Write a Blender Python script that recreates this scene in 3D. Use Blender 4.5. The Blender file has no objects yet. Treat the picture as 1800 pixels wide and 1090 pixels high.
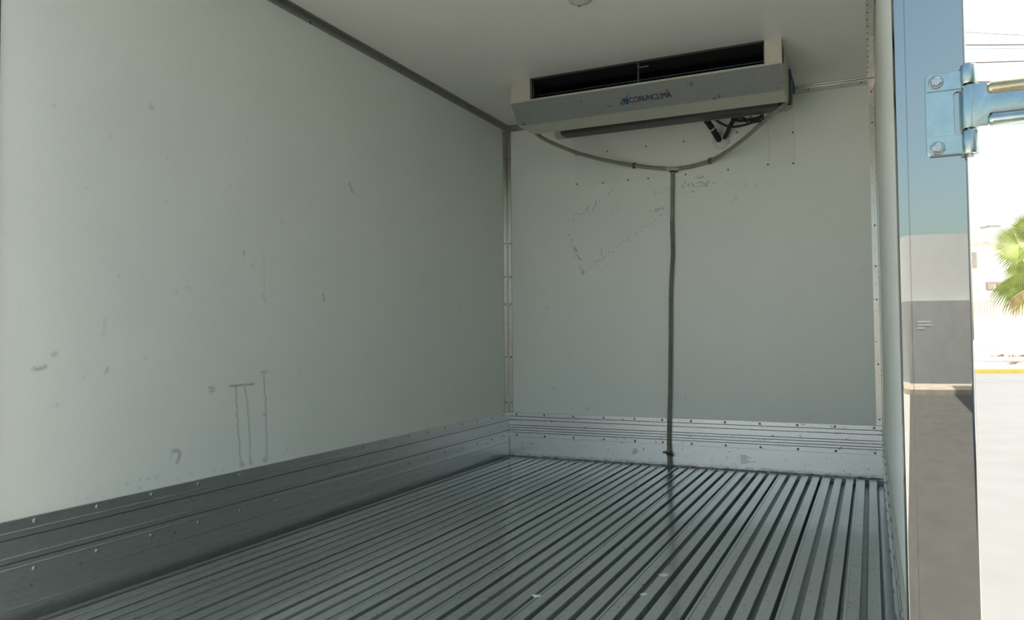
import bpy, bmesh, math, random
import numpy as np
from mathutils import Vector, Matrix

random.seed(7)
rng = np.random.default_rng(11)
S = bpy.context.scene
COL = S.collection
PI = math.pi

# ------------------------------------------------------------------ camera
FPX, YAW, PITCH, ROLL = 1349.626, 0.43735, 0.03395, -0.00886
CAM = np.array([2.0544, -4.33263, 0.74970])
cy, sy, cp, sp, cr, sr = math.cos(YAW), math.sin(YAW), math.cos(PITCH), math.sin(PITCH), math.cos(ROLL), math.sin(ROLL)
FWD = np.array([-sy * cp, cy * cp, sp])
_r = np.array([cy, sy, 0.0]); _u = np.cross(_r, FWD)
RGT = cr * _r + sr * _u
UPV = -sr * _r + cr * _u
cam_d = bpy.data.cameras.new('camera'); cam_d.sensor_fit = 'HORIZONTAL'; cam_d.sensor_width = 36.0
cam_d.lens = FPX * 36.0 / 1800.0
cam_d.clip_start = 0.02; cam_d.clip_end = 500
cam_o = bpy.data.objects.new('camera', cam_d); COL.objects.link(cam_o)
cam_o.matrix_world = Matrix(((RGT[0], UPV[0], -FWD[0], CAM[0]), (RGT[1], UPV[1], -FWD[1], CAM[1]),
                             (RGT[2], UPV[2], -FWD[2], CAM[2]), (0, 0, 0, 1)))
S.camera = cam_o

# ------------------------------------------------------------------ sky, sun, exposure
S.view_settings.view_transform = 'Standard'; S.view_settings.look = 'None'
S.view_settings.exposure = 1.24; S.view_settings.gamma = 1.0
S.view_settings.use_curve_mapping = False
SUN_EL, SUN_AZ = math.radians(58), math.radians(22)          # azimuth from +X towards +Y
wd = bpy.data.worlds.new('sky'); S.world = wd; wd.use_nodes = True
wn = wd.node_tree.nodes; wl = wd.node_tree.links
sky = wn.new('ShaderNodeTexSky'); sky.sky_type = 'NISHITA'; sky.sun_disc = False
sky.sun_elevation = SUN_EL; sky.sun_rotation = PI / 2 - SUN_AZ
sky.air_density = 1.0; sky.dust_density = 3.5; sky.ozone_density = 1.0
tint = wn.new('ShaderNodeMix'); tint.data_type = 'RGBA'; tint.blend_type = 'MULTIPLY'; tint.inputs[0].default_value = 1.0
tint.inputs[7].default_value = (0.99, 1.0, 0.86, 1)                 # the camera's white balance
wl.new(sky.outputs[0], tint.inputs[6]); wl.new(tint.outputs[2], wn['Background'].inputs[0]); wn['Background'].inputs[1].default_value = 0.17
sun_d = bpy.data.lights.new('sun', 'SUN'); sun_d.energy = 5.0; sun_d.angle = 0.009; sun_d.color = (1.0, 0.95, 0.87)
sun_o = bpy.data.objects.new('sun', sun_d); COL.objects.link(sun_o)
sd = Vector((math.cos(SUN_EL) * math.cos(SUN_AZ), math.cos(SUN_EL) * math.sin(SUN_AZ), math.sin(SUN_EL)))
sun_o.rotation_euler = sd.to_track_quat('Z', 'Y').to_euler(); sun_o.location = (20, 0, 30)

# ------------------------------------------------------------------ pixel -> place on a known plane
def ray(u, v): return (u - 900) / FPX * RGT - (v - 545) / FPX * UPV + FWD
def on(axis, val, u, v):
    d = ray(u, v); t = (val - CAM[axis]) / d[axis]; return CAM + t * d
def onx(u, v, X=0.0): return on(0, X, u, v)
def ony(u, v, Y=0.0): return on(1, Y, u, v)
def onz(u, v, Z=0.0): return on(2, Z, u, v)

# ------------------------------------------------------------------ materials
def nodes(name):
    m = bpy.data.materials.new(name); m.use_nodes = True
    nt = m.node_tree; return m, nt, nt.nodes, nt.links, nt.nodes['Principled BSDF']
def mixc(nt, fac, a, b):
    n = nt.nodes.new('ShaderNodeMix'); n.data_type = 'RGBA'
    for s, v in ((n.inputs[0], fac), (n.inputs[6], a), (n.inputs[7], b)):
        if hasattr(v, 'is_linked'): nt.links.new(v, s)
        else: s.default_value = v if not isinstance(v, tuple) else (*v, 1)
    return n.outputs[2]
def coords(nt, scale=(1, 1, 1)):
    tc = nt.nodes.new('ShaderNodeTexCoord'); mp = nt.nodes.new('ShaderNodeMapping')
    mp.inputs['Scale'].default_value = scale; nt.links.new(tc.outputs['Object'], mp.inputs[0]); return mp.outputs[0]
def noise(nt, vec, scale, detail=4, rough=0.6):
    n = nt.nodes.new('ShaderNodeTexNoise'); n.inputs['Scale'].default_value = scale
    n.inputs['Detail'].default_value = detail; n.inputs['Roughness'].default_value = rough
    nt.links.new(vec, n.inputs['Vector']); return n.outputs[0]
def ramp(nt, f, a, b, lo=0.0, hi=1.0):
    n = nt.nodes.new('ShaderNodeMapRange'); n.inputs[1].default_value = a; n.inputs[2].default_value = b
    n.inputs[3].default_value = lo; n.inputs[4].default_value = hi; n.clamp = True
    nt.links.new(f, n.inputs[0]); return n.outputs[0]
def mul(nt, a, b):
    n = nt.nodes.new('ShaderNodeMath'); n.operation = 'MULTIPLY'; nt.links.new(a, n.inputs[0])
    if hasattr(b, 'is_linked'): nt.links.new(b, n.inputs[1])
    else: n.inputs[1].default_value = b
    return n.outputs[0]
def bump(nt, b, h, strength, dist):
    n = nt.nodes.new('ShaderNodeBump'); n.inputs['Strength'].default_value = strength; n.inputs['Distance'].default_value = dist
    nt.links.new(h, n.inputs['Height']); nt.links.new(n.outputs[0], b.inputs['Normal'])

def plain(name, col, rough=0.5, metal=0.0, var=0.12, vs=30, spec=0.5):
    m, nt, N, L, b = nodes(name)
    c = coords(nt); n = noise(nt, c, vs)
    dark = tuple(x * (1 - var) for x in col); light = tuple(min(1, x * (1 + var)) for x in col)
    L.new(mixc(nt, ramp(nt, n, 0.3, 0.7), dark, light), b.inputs['Base Color'])
    b.inputs['Roughness'].default_value = rough; b.inputs['Metallic'].default_value = metal
    b.inputs['Specular IOR Level'].default_value = spec
    return m

def panel_white(name, col, rough=0.38, stain=False, bumps=0.4):
    m, nt, N, L, b = nodes(name)
    c = coords(nt)
    big = ramp(nt, noise(nt, c, 2.3, 5), 0.35, 0.7)
    base = mixc(nt, big, tuple(x * 0.965 for x in col), col)
    sp_ = ramp(nt, noise(nt, c, 60, 2, 0.5), 0.70, 0.78, 0, 0.16)          # faint specks of dirt
    base = mixc(nt, sp_, base, (0.25, 0.25, 0.22))
    if stain:
        a = N.new('ShaderNodeAttribute'); a.attribute_name = 'stain'
        base = mixc(nt, mul(nt, a.outputs['Fac'], ramp(nt, noise(nt, c, 140, 3), 0.3, 0.55, 0.35, 1.0)), base, (0.07, 0.07, 0.062))
    L.new(base, b.inputs['Base Color']); b.inputs['Roughness'].default_value = rough
    bump(nt, b, noise(nt, c, 110, 3, 0.55), bumps, 0.0022)
    return m

def metal(name, col, rough, stretch=(1, 1, 1), dirt=0.35, dirt_scale=40, thr=(0.62, 0.72), grain=0.25, dirtcol=(0.05, 0.05, 0.045), met=1.0, foot=False, nicks=False):
    m, nt, N, L, b = nodes(name)
    c = coords(nt, stretch)
    g = noise(nt, c, 45, 6, 0.7)
    base = mixc(nt, ramp(nt, g, 0.3, 0.7), tuple(x * (1 - grain) for x in col), tuple(min(1, x * (1 + grain * 0.5)) for x in col))
    d = ramp(nt, noise(nt, coords(nt), dirt_scale, 5, 0.65), thr[0], thr[1], 0, dirt)
    base = mixc(nt, d, base, dirtcol)
    if nicks:                                                   # short cross-wise nicks, most of them near the back wall
        sx = N.new('ShaderNodeSeparateXYZ'); L.new(coords(nt), sx.inputs[0])
        nk = mul(nt, ramp(nt, noise(nt, coords(nt, (34, 150, 1)), 1.0, 3, 0.6), 0.60, 0.64, 0, 1), ramp(nt, sx.outputs[1], -1.6, -0.5, 0.05, 0.95))
        base = mixc(nt, nk, base, (0.06, 0.06, 0.055))
    if foot:                                                    # a ragged line of dirt along the foot of the plate
        sx = N.new('ShaderNodeSeparateXYZ'); L.new(coords(nt), sx.inputs[0])
        ft = mul(nt, ramp(nt, sx.outputs[2], 0.035, 0.012, 0, 1), ramp(nt, noise(nt, coords(nt, (1, 1, 3)), 26, 5, 0.7), 0.38, 0.62, 0, 0.75))
        base = mixc(nt, ft, base, dirtcol)
    L.new(base, b.inputs['Base Color'])
    L.new(ramp(nt, g, 0.2, 0.8, rough * 0.8, rough * 1.25), b.inputs['Roughness'])
    L.new(ramp(nt, d, 0, 1, met, 0.2 * met), b.inputs['Metallic'])
    return m

M = {}
M['wall'] = panel_white('white_grp', (0.78, 0.82, 0.765), stain=True)
M['wall_plain'] = panel_white('white_grp_clean', (0.78, 0.82, 0.765))
M['ceil'] = panel_white('white_grp_ceiling', (0.78, 0.775, 0.73), bumps=0.1)
M['sheet'] = panel_white('white_sheet', (0.755, 0.795, 0.74), rough=0.3, bumps=0.04)
M['shell'] = plain('white_shell', (0.8, 0.8, 0.79), 0.35)
M['floor'] = metal('aluminium_floor', (0.575, 0.605, 0.59), 0.15, (14, 0.6, 6), dirt=0.6, dirt_scale=50, thr=(0.61, 0.72), grain=0.22, met=0.80, nicks=True)
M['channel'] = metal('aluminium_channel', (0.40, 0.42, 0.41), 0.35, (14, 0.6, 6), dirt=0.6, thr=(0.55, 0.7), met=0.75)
M['kick'] = metal('aluminium_kick', (0.69, 0.695, 0.68), 0.38, (1, 1, 8), dirt=0.8, dirt_scale=60, thr=(0.62, 0.68), grain=0.09, foot=True)
M['kick_side'] = metal('aluminium_kick_side', (0.62, 0.645, 0.64), 0.30, (1, 1, 12), dirt=0.6, dirt_scale=38, thr=(0.66, 0.72), grain=0.14)
M['trim'] = metal('aluminium_trim', (0.56, 0.56, 0.52), 0.22, (3, 3, 3), dirt=0.75, dirt_scale=70, thr=(0.64, 0.70), grain=0.15)
M['trim_dull'] = metal('aluminium_trim_dull', (0.40, 0.40, 0.365), 0.38, (3, 3, 3), dirt=0.7, dirt_scale=60, thr=(0.62, 0.69), grain=0.15)
M['groove'] = plain('groove_shade', (0.075, 0.078, 0.075), 0.8)  # dark colour stands for the shade inside the grooves
M['groove_side'] = metal('groove_side', (0.30, 0.31, 0.30), 0.5)
M['rivet_grey'] = metal('rivet_grey', (0.22, 0.225, 0.22), 0.35, dirt=0.3, dirt_scale=200)
M['rivet'] = metal('rivet_metal', (0.42, 0.43, 0.42), 0.35, dirt=0.4, dirt_scale=200)
M['rivet_dark'] = plain('rivet_dark', (0.07, 0.07, 0.065), 0.5, 0.3)
M['steel'] = metal('stainless_steel', (0.370, 0.380, 0.365), 0.012, (40, 40, 0.8), dirt=0.03, grain=0.02)
M['rubber'] = plain('black_rubber', (0.03, 0.032, 0.034), 0.6)
M['zinc'] = metal('zinc_plate', (0.37, 0.455, 0.45), 0.20, (1, 1, 1), dirt=0.35, dirt_scale=60, thr=(0.64, 0.8), grain=0.15, dirtcol=(0.2, 0.2, 0.17))
M['zinc_yellow'] = metal('zinc_yellow', (0.44, 0.38, 0.25), 0.28, dirt=0.3, dirt_scale=90, grain=0.2, dirtcol=(0.3, 0.24, 0.1))
M['bolt'] = metal('bolt_zinc', (0.44, 0.47, 0.46), 0.25, dirt=0.3, dirt_scale=150)
M['ac_front'] = metal('unit_front', (0.30, 0.315, 0.30), 0.40, (1.2, 1.5, 7), dirt=0.85, dirt_scale=19.5, thr=(0.62, 0.68), grain=0.16, met=0.5)
M['ac_beige'] = metal('unit_beige', (0.52, 0.505, 0.43), 0.42, dirt=0.7, dirt_scale=30, thr=(0.66, 0.73), grain=0.10, met=0.35)
M['ac_dark'] = plain('unit_dark', (0.022, 0.023, 0.024), 0.6)
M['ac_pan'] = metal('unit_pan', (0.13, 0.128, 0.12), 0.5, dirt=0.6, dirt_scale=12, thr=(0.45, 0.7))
M['coil'] = metal('coil_fins', (0.05, 0.055, 0.06), 0.5, dirt=0.2)
M['coil_blue'] = plain('coil_blue', (0.012, 0.042, 0.058), 0.35, 0.3)
M['hose'] = plain('grey_hose', (0.235, 0.235, 0.185), 0.4, 0, 0.2, 60)
M['hose_rib'] = plain('grey_corrugated', (0.20, 0.20, 0.16), 0.45, 0, 0.2, 60)
M['hose_clear'] = plain('tee_plastic', (0.42, 0.42, 0.38), 0.3)
M['black'] = plain('black_foam', (0.014, 0.014, 0.014), 0.7)
M['sealant'] = plain('white_sealant', (0.62, 0.61, 0.56), 0.5, 0, 0.15, 50)
M['logo_blue'] = plain('logo_blue', (0.014, 0.065, 0.16), 0.4)
M['logo_black'] = plain('logo_black', (0.012, 0.013, 0.015), 0.4)
M['lens'] = plain('lamp_lens', (0.55, 0.54, 0.50), 0.3)
M['lamp_ring'] = plain('lamp_ring', (0.50, 0.49, 0.45), 0.4)
M['paper'] = plain('white_paper', (0.80, 0.80, 0.77), 0.7)
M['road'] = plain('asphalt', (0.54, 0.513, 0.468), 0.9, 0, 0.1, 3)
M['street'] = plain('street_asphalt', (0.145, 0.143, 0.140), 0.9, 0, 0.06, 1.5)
M['shaded_lot'] = plain('shaded_asphalt', (0.115, 0.108, 0.098), 0.9, 0, 0.12, 2)  # ground colour darkened to stand for the shadow mirrored in the post
M['verge'] = plain('sandy_verge', (0.52, 0.44, 0.36), 0.95, 0, 0.2, 1.2)
M['kerb'] = plain('yellow_kerb', (0.86, 0.64, 0.12), 0.8, 0, 0.08, 4)
M['plaster'] = plain('white_plaster', (0.86, 0.84, 0.80), 0.9, 0, 0.05, 1)
M['plaster_beige'] = plain('beige_plaster', (0.62, 0.50, 0.41), 0.9, 0, 0.1, 2)
M['grey_plaster'] = plain('grey_plaster', (0.40, 0.40, 0.395), 0.9, 0, 0.08, 1)
M['bright_plaster'] = plain('bright_plaster', (0.66, 0.655, 0.65), 0.9, 0, 0.03, 1)
M['slat_brown'] = plain('brown_slat', (0.40, 0.31, 0.25), 0.8)
M['picket'] = plain('picket_paint', (0.66, 0.60, 0.56), 0.8)
M['wire'] = plain('wire_black', (0.26, 0.22, 0.22), 0.7)
M['leaf'] = plain('palm_leaf', (0.32, 0.37, 0.09), 0.5, 0, 0.35, 2)
M['leaf_dry'] = plain('palm_leaf_dry', (0.42, 0.31, 0.13), 0.6, 0, 0.3, 2)
M['bark'] = plain('palm_bark', (0.30, 0.22, 0.15), 0.9, 0, 0.3, 8)
M['debris'] = plain('dry_debris', (0.22, 0.15, 0.09), 0.95, 0, 0.4, 9)

# ------------------------------------------------------------------ mesh helpers
WLOC = {}
class MB:
    def __init__(self): self.v = []; self.f = []
    def add(self, vs, fs):
        o = len(self.v); self.v += [tuple(map(float, p)) for p in vs]; self.f += [tuple(i + o for i in f) for f in fs]; return self
    def box(self, lo, hi):
        x0, y0, z0 = lo; x1, y1, z1 = hi
        return self.add([(x0,y0,z0),(x1,y0,z0),(x1,y1,z0),(x0,y1,z0),(x0,y0,z1),(x1,y0,z1),(x1,y1,z1),(x0,y1,z1)],
                        [(0,3,2,1),(4,5,6,7),(0,1,5,4),(1,2,6,5),(2,3,7,6),(3,0,4,7)])
    def prism(self, pts, a, b, axis):
        """closed outline pts (2-D) swept from a to b along axis (0,1,2); the 2-D axes are the other two in order."""
        n = len(pts)
        def put(p, t):
            q = list(p); q.insert(axis, t); return q
        vs = [put(p, a) for p in pts] + [put(p, b) for p in pts]
        fs = [(i, (i + 1) % n, n + (i + 1) % n, n + i) for i in range(n)] + [tuple(range(n - 1, -1, -1)), tuple(range(n, 2 * n))]
        return self.add(vs, fs)
    def tube(self, path, r, seg=10, caps=True):
        path = [Vector(p) for p in path]; n = len(path); rs = r if hasattr(r, '__len__') else [r] * n
        t0 = (path[1] - path[0]).normalized()
        nrm = t0.orthogonal().normalized(); vs = []
        for i, p in enumerate(path):
            t = (path[min(i + 1, n - 1)] - path[max(i - 1, 0)]).normalized()
            nrm = (nrm - t * nrm.dot(t)).normalized(); bn = t.cross(nrm)
            for k in range(seg):
                a = 2 * PI * k / seg; vs.append(p + (nrm * math.cos(a) + bn * math.sin(a)) * rs[i])
        fs = [(i * seg + k, i * seg + (k + 1) % seg, (i + 1) * seg + (k + 1) % seg, (i + 1) * seg + k) for i in range(n - 1) for k in range(seg)]
        if caps: fs += [tuple(range(seg - 1, -1, -1)), tuple(range((n - 1) * seg, n * seg))]
        return self.add(vs, fs)
    def lathe(self, prof, c, axis, seg=20):
        """prof: (radius, height) from base to tip, turned about axis (unit vector) through c."""
        c = Vector(c); ax = Vector(axis).normalized(); e1 = ax.orthogonal().normalized(); e2 = ax.cross(e1); vs = []
        for (r, h) in prof:
            for k in range(seg):
                a = 2 * PI * k / seg; vs.append(c + ax * h + (e1 * math.cos(a) + e2 * math.sin(a)) * r)
        m = len(prof)
        fs = [(i * seg + k, i * seg + (k + 1) % seg, (i + 1) * seg + (k + 1) % seg, (i + 1) * seg + k) for i in range(m - 1) for k in range(seg)]
        fs += [tuple(range(seg - 1, -1, -1)), tuple(range((m - 1) * seg, m * seg))]
        return self.add(vs, fs)
    def build(self, name, mat, parent=None, base=None, smooth=False, bevel=0.0, segs=2):
        org = np.array(base if base is not None else (WLOC[parent.name] if parent else (0, 0, 0)), float)
        me = bpy.data.meshes.new(name)
        me.from_pydata([tuple(np.array(p) - org) for p in self.v], [], self.f)
        bm = bmesh.new(); bm.from_mesh(me)
        bmesh.ops.recalc_face_normals(bm, faces=bm.faces)
        if bevel:
            es = [e for e in bm.edges if len(e.link_faces) == 2 and e.calc_face_angle(0) > 0.5]
            bmesh.ops.bevel(bm, geom=es, offset=bevel, segments=segs, profile=0.6, affect='EDGES', clamp_overlap=True)
        bm.to_mesh(me); bm.free()
        if smooth: me.shade_smooth(); me.set_sharp_from_angle(angle=0.7)
        me.materials.append(mat)
        o = bpy.data.objects.new(name, me); COL.objects.link(o)
        if parent: o.parent = parent; o.location = org - WLOC[parent.name]
        else: o.location = org
        WLOC[o.name] = org
        return o
def tag(o, label=None, cat=None, group=None, kind=None):
    for k, v in (('label', label), ('category', cat), ('group', group), ('kind', kind)):
        if v: o[k] = v
    return o
def thing(name, loc, label, cat, group=None):
    o = bpy.data.objects.new(name, None); COL.objects.link(o); o.location = loc; o.empty_display_size = 0.1
    WLOC[o.name] = np.array(loc, float); return tag(o, label, cat, group)
def struct(o): o['kind'] = 'structure'; return o
_pin = {}
def pin(name, mat, parent, pos, axis, r=0.0055, h=0.003, seg=8):
    """one rivet head; alike heads share a mesh."""
    key = (name, mat.name, tuple(np.round(axis, 3)), r, h)
    if key not in _pin:
        mb = MB().lathe([(r, -0.001), (r, h * 0.35), (r * 0.72, h * 0.8), (r * 0.3, h)], (0, 0, 0), axis, seg)
        t = mb.build(name, mat, smooth=True); _pin[key] = t.data; bpy.data.objects.remove(t)
    o = bpy.data.objects.new(name, _pin[key]); COL.objects.link(o); o.parent = parent
    o.location = np.array(pos, float) - WLOC[parent.name]; return o
def smooth_path(pts, n=8):
    P = [np.array(p, float) for p in pts]; P = [2 * P[0] - P[1]] + P + [2 * P[-1] - P[-2]]; out = []
    for i in range(1, len(P) - 2):
        for k in range(n):
            t = k / n
            out.append(0.5 * ((2 * P[i]) + (P[i+1] - P[i-1]) * t + (2*P[i-1] - 5*P[i] + 4*P[i+1] - P[i+2]) * t*t + (3*P[i] - P[i-1] - 3*P[i+1] + P[i+2]) * t**3))
    out.append(P[-2]); return out

# ------------------------------------------------------------------ the cargo box
W, H, YP = 2.1, 2.066, -3.20           # width, height, rear plane; the back (front of truck) wall stands at y = 0
ZB = 0.279                              # top of the kick plates

def stain_mesh(name, mat, us, vs, place, strokes, slab):
    """a wall: a fine inner face that carries the scuffs as an attribute, and a slab behind it."""
    us = np.array(us); vs = np.array(vs); st = np.zeros((len(vs), len(us)))
    U, V = np.meshgrid(us, vs)
    for pts, w, s in strokes:
        for (a, b) in zip(pts[:-1], pts[1:]) if len(pts) > 1 else [(pts[0], pts[0])]:
            i0, i1 = np.searchsorted(us, [min(a[0], b[0]) - 3 * w, max(a[0], b[0]) + 3 * w])
            j0, j1 = np.searchsorted(vs, [min(a[1], b[1]) - 3 * w, max(a[1], b[1]) + 3 * w])
            if i1 <= i0 or j1 <= j0: continue
            u = U[j0:j1, i0:i1]; v = V[j0:j1, i0:i1]
            d = np.array([b[0] - a[0], b[1] - a[1]]); L2 = max(d @ d, 1e-9)
            t = np.clip(((u - a[0]) * d[0] + (v - a[1]) * d[1]) / L2, 0, 1)
            q = ((u - a[0] - t * d[0]) ** 2 + (v - a[1] - t * d[1]) ** 2) / (w * w)
            st[j0:j1, i0:i1] = np.maximum(st[j0:j1, i0:i1], s * np.exp(-q))
    nu, nv = len(us), len(vs)
    verts = [place(u, v) for v in vs for u in us]
    faces = [(j * nu + i, j * nu + i + 1, (j + 1) * nu + i + 1, (j + 1) * nu + i) for j in range(nv - 1) for i in range(nu - 1)]
    n0 = len(verts)
    mb = MB(); mb.box(*slab); verts += mb.v; faces += [tuple(k + n0 for k in f) for f in mb.f]
    me = bpy.data.meshes.new(name); me.from_pydata(verts, [], faces)
    at = me.attributes.new('stain', 'FLOAT', 'POINT')
    at.data.foreach_set('value', np.concatenate([st.ravel(), np.zeros(len(verts) - n0)]).astype(np.float32))
    me.materials.append(mat); me.validate()
    o = bpy.data.objects.new(name, me); COL.objects.link(o); WLOC[o.name] = np.zeros(3)
    return struct(o)

def lines(a, b, coarse, fine):
    out = [a]
    while out[-1] < b - 1e-9:
        x = out[-1]; st = next((f[2] for f in fine if f[0] <= x < f[1]), coarse)
        nxt = x + st
        for f in fine:
            if x < f[0] < nxt: nxt = f[0]
        out.append(min(nxt, b))
    return out

# scuffs on the back wall (pixel sketches of the marks, laid onto the wall plane)
def bw(pts): return [tuple(ony(u, v, 0.0)[[0, 2]]) for u, v in pts]
def lw(pts): return [tuple(onx(u, v, 0.0)[[1, 2]]) for u, v in pts]
SB = []
def jit(p, q, n, j, w, s, to, SBl, gap=0.45):
    """a broken rubbed line from p to q."""
    for k in range(n):
        if random.random() < gap: continue
        t = (k + random.random()) / n
        x = p[0] + (q[0] - p[0]) * t + random.uniform(-j, j); y = p[1] + (q[1] - p[1]) * t + random.uniform(-j, j)
        a = random.uniform(-1, 1) * 1.5 + math.atan2(q[1] - p[1], q[0] - p[0]); l = random.uniform(0.6, 3.0)
        SBl.append((to([(x, y), (x + l * math.cos(a), y + l * math.sin(a))]), w * random.uniform(0.8, 1.4), min(1.0, s * 1.6 * random.uniform(0.45, 1))))
jit((996, 393), (1080, 335), 40, 3, 0.0018, 0.6, bw, SB)
jit((1000, 410), (1024, 482), 46, 3.5, 0.00110, 0.85, bw, SB, 0.2)
jit((1024, 480), (1170, 372), 60, 2.5, 0.0017, 0.55, bw, SB, 0.3)
jit((1056, 382), (1088, 366), 18, 4, 0.0017, 0.45, bw, SB)
jit((1142, 374), (1168, 366), 26, 4, 0.0018, 0.6, bw, SB, 0.2)
jit((1146, 342), (1174, 334), 20, 4, 0.0016, 0.45, bw, SB, 0.2)
jit((1200, 326), (1252, 322), 46, 5, 0.0018, 0.75, bw, SB, 0.3)
jit((1222, 312), (1240, 310), 10, 2, 0.0018, 0.7, bw, SB, 0.2)
jit((1270, 322), (1370, 322), 18, 3, 0.00110, 0.75, bw, SB, 0.4)
jit((1285, 358), (1298, 346), 8, 3, 0.0018, 0.4, bw, SB, 0.2)
for pts, s in (([(1048, 353), (1046, 363), (1041, 371)], .75), ([(1034, 362), (1032, 369)], .7), ([(1010, 434), (1016, 443), (1010, 436)], .6),
               ([(1014, 448), (1020, 457), (1024, 457)], .75), ([(1022, 474), (1027, 477), (1024, 482), (1021, 476)], .8),
               ([(1058, 434), (1057, 448)], .5), ([(1216, 336), (1221, 338)], .8), ([(1070, 340), (1071, 342)], .9), ([(1020, 723), (1034, 724)], .15),
               ([(1029, 722), (1036, 718), (1034, 716)], .6), ([(1204, 701), (1204.5, 701.5)], .8), ([(972, 683), (978, 684)], .5)):
    SB.append((bw(pts), 0.0018, min(1, s * 1.3)))
for k in range(46):
    x, y = random.uniform(910, 1520), random.uniform(330, 715)
    SB.append((bw([(x, y), (x + random.uniform(-2, 2), y + random.uniform(-2, 2))]), 0.002, random.uniform(.1, .4)))
wall_back = stain_mesh('wall_back', M['wall'], lines(0, W, 0.03, [(0.33, 1.72, 0.0025)]), lines(0, H, 0.05, [(0.30, 1.05, 0.008), (1.05, 1.66, 0.0025)]),
                       lambda u, v: (u, 0.0, v), SB, ((-0.07, 0.001, -0.16), (W + 0.07, 0.075, H + 0.07)))

SL = []
def wob(p, q, n, j):
    return [(p[0] + (q[0] - p[0]) * k / n + random.uniform(-j, j), p[1] + (q[1] - p[1]) * k / n) for k in range(n + 1)]
SL += [(lw([(404, 678.5), (420, 677.5), (430, 676), (446, 675)]), 0.0030, 0.7)]
SL += [(lw(wob((415, 680), (417, 730), 7, .8) + wob((417, 732), (424, 815), 12, 1.2)), 0.0030, 0.55),
       (lw(wob((431, 680), (438, 740), 8, .8) + wob((438, 742), (440, 815), 10, 1.0)), 0.0030, 0.5),
       (lw(wob((464, 654), (465, 690), 5, .6) + wob((467, 695), (469, 806), 12, 1.2)), 0.0030, 0.55),
       (lw([(459, 654), (469, 653)]), 0.0038, 0.45), (lw([(424, 816), (427, 818)]), 0.008, 0.5), (lw([(440, 813), (441, 815)]), 0.007, 0.45),
       (lw([(465, 808), (467, 809)]), 0.008, 0.5), (lw([(464, 729), (465, 729)]), 0.006, 0.5),
       (lw([(303, 793), (313, 792), (316, 797), (315, 805), (311, 813)]), 0.0045, 0.65), (lw([(301, 796), (300, 806)]), 0.0045, 0.15),
       (lw([(368, 682), (374, 681), (376, 685), (370, 689)]), 0.005, 0.45), (lw([(59, 648), (67, 649), (80, 645)]), 0.005, 0.55),
       (lw([(94, 624), (98, 622)]), 0.006, 0.4), (lw([(186, 655), (189, 648)]), 0.0045, 0.4), (lw([(264, 186), (269, 190)]), 0.007, 0.35),
       (lw([(614, 322), (618, 334), (621, 338)]), 0.005, 0.55), (lw([(568, 517), (570, 528)]), 0.005, 0.55), (lw([(428, 443), (430, 449)]), 0.005, 0.4),
       (lw([(464, 450), (465, 520)]), 0.003, 0.14), (lw([(462, 518), (467, 530)]), 0.005, 0.25), (lw([(184, 560), (183, 590)]), 0.004, 0.16)]
for k in range(60):
    x = random.uniform(5, 860); y = random.uniform(120, 780)
    SL.append((lw([(x, y), (x + random.uniform(-3, 3), y + random.uniform(-4, 4))]), 0.0036, random.uniform(.05, .25)))
for k in range(30):
    x = random.uniform(20, 600); y = 912 - 0.2078 * x - random.uniform(2, 22)
    SL.append((lw([(x, y), (x + random.uniform(-3, 6), y + random.uniform(-2, 2))]), 0.0038, random.uniform(.05, .3)))
wall_left = stain_mesh('wall_left', M['wall'], lines(YP + 0.05, 0, 0.03, [(-3.1, -2.3, 0.0055), (-2.3, -1.1, 0.0038), (-1.1, -0.9, 0.0055)]), lines(0, H, 0.05, [(0.27, 1.0, 0.006), (1.0, 1.75, 0.009)]),
                       lambda u, v: (0.0, u, v), SL, ((-0.07, YP + 0.01, -0.16), (-0.001, 0.0, H + 0.07)))
wall_right = struct(MB().box((W, YP + 0.04, -0.16), (W + 0.07, 0.0, H + 0.07)).build('wall_right', M['wall_plain']))
ceiling = struct(MB().box((0, YP + 0.01, H), (W, 0.0, H + 0.07)).build('ceiling', M['ceil']))
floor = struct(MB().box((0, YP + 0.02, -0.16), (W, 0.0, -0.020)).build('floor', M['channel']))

# raised ribs of the floor: pitch 53 mm, every fourth one wider where two planks meet
RT = 0.010
for i in range(39):
    xr = 2.063 - 0.05305 * i
    if xr < 0.06: break
    w_ = 0.0415 if i == 1 or (i >= 4 and i % 4 == 0) else 0.0355
    xl = xr - w_; y0, y1 = YP + 0.03, -0.022 - random.uniform(0, 0.006)
    fl = 0.0 if w_ > 0.04 else 0.005                       # the flanks splay out towards the foot, except at plank joints
    prof = [(xl - 0.004, -0.020), (xl + 0.0002, RT - 0.0015), (xl + 0.0015, RT), (xr - 0.0015, RT), (xr - 0.0002, RT - 0.0015), (xr + fl, -0.020)]
    if w_ > 0.04: prof[3:3] = [(xl + 0.009, RT), (xl + 0.0095, RT - 0.0025), (xl + 0.0115, RT - 0.0025), (xl + 0.012, RT)]
    mb = MB(); mb.prism([(x, z) for x, z in prof], y0, y1, 1)
    mb.build('rib', M['floor'], floor)
# flat strip along the left wall and right wall
MB().box((2.072, YP + 0.03, -0.020), (2.094, -0.012, -0.012)).build('edge_strip', M['floor'], floor)

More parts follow.
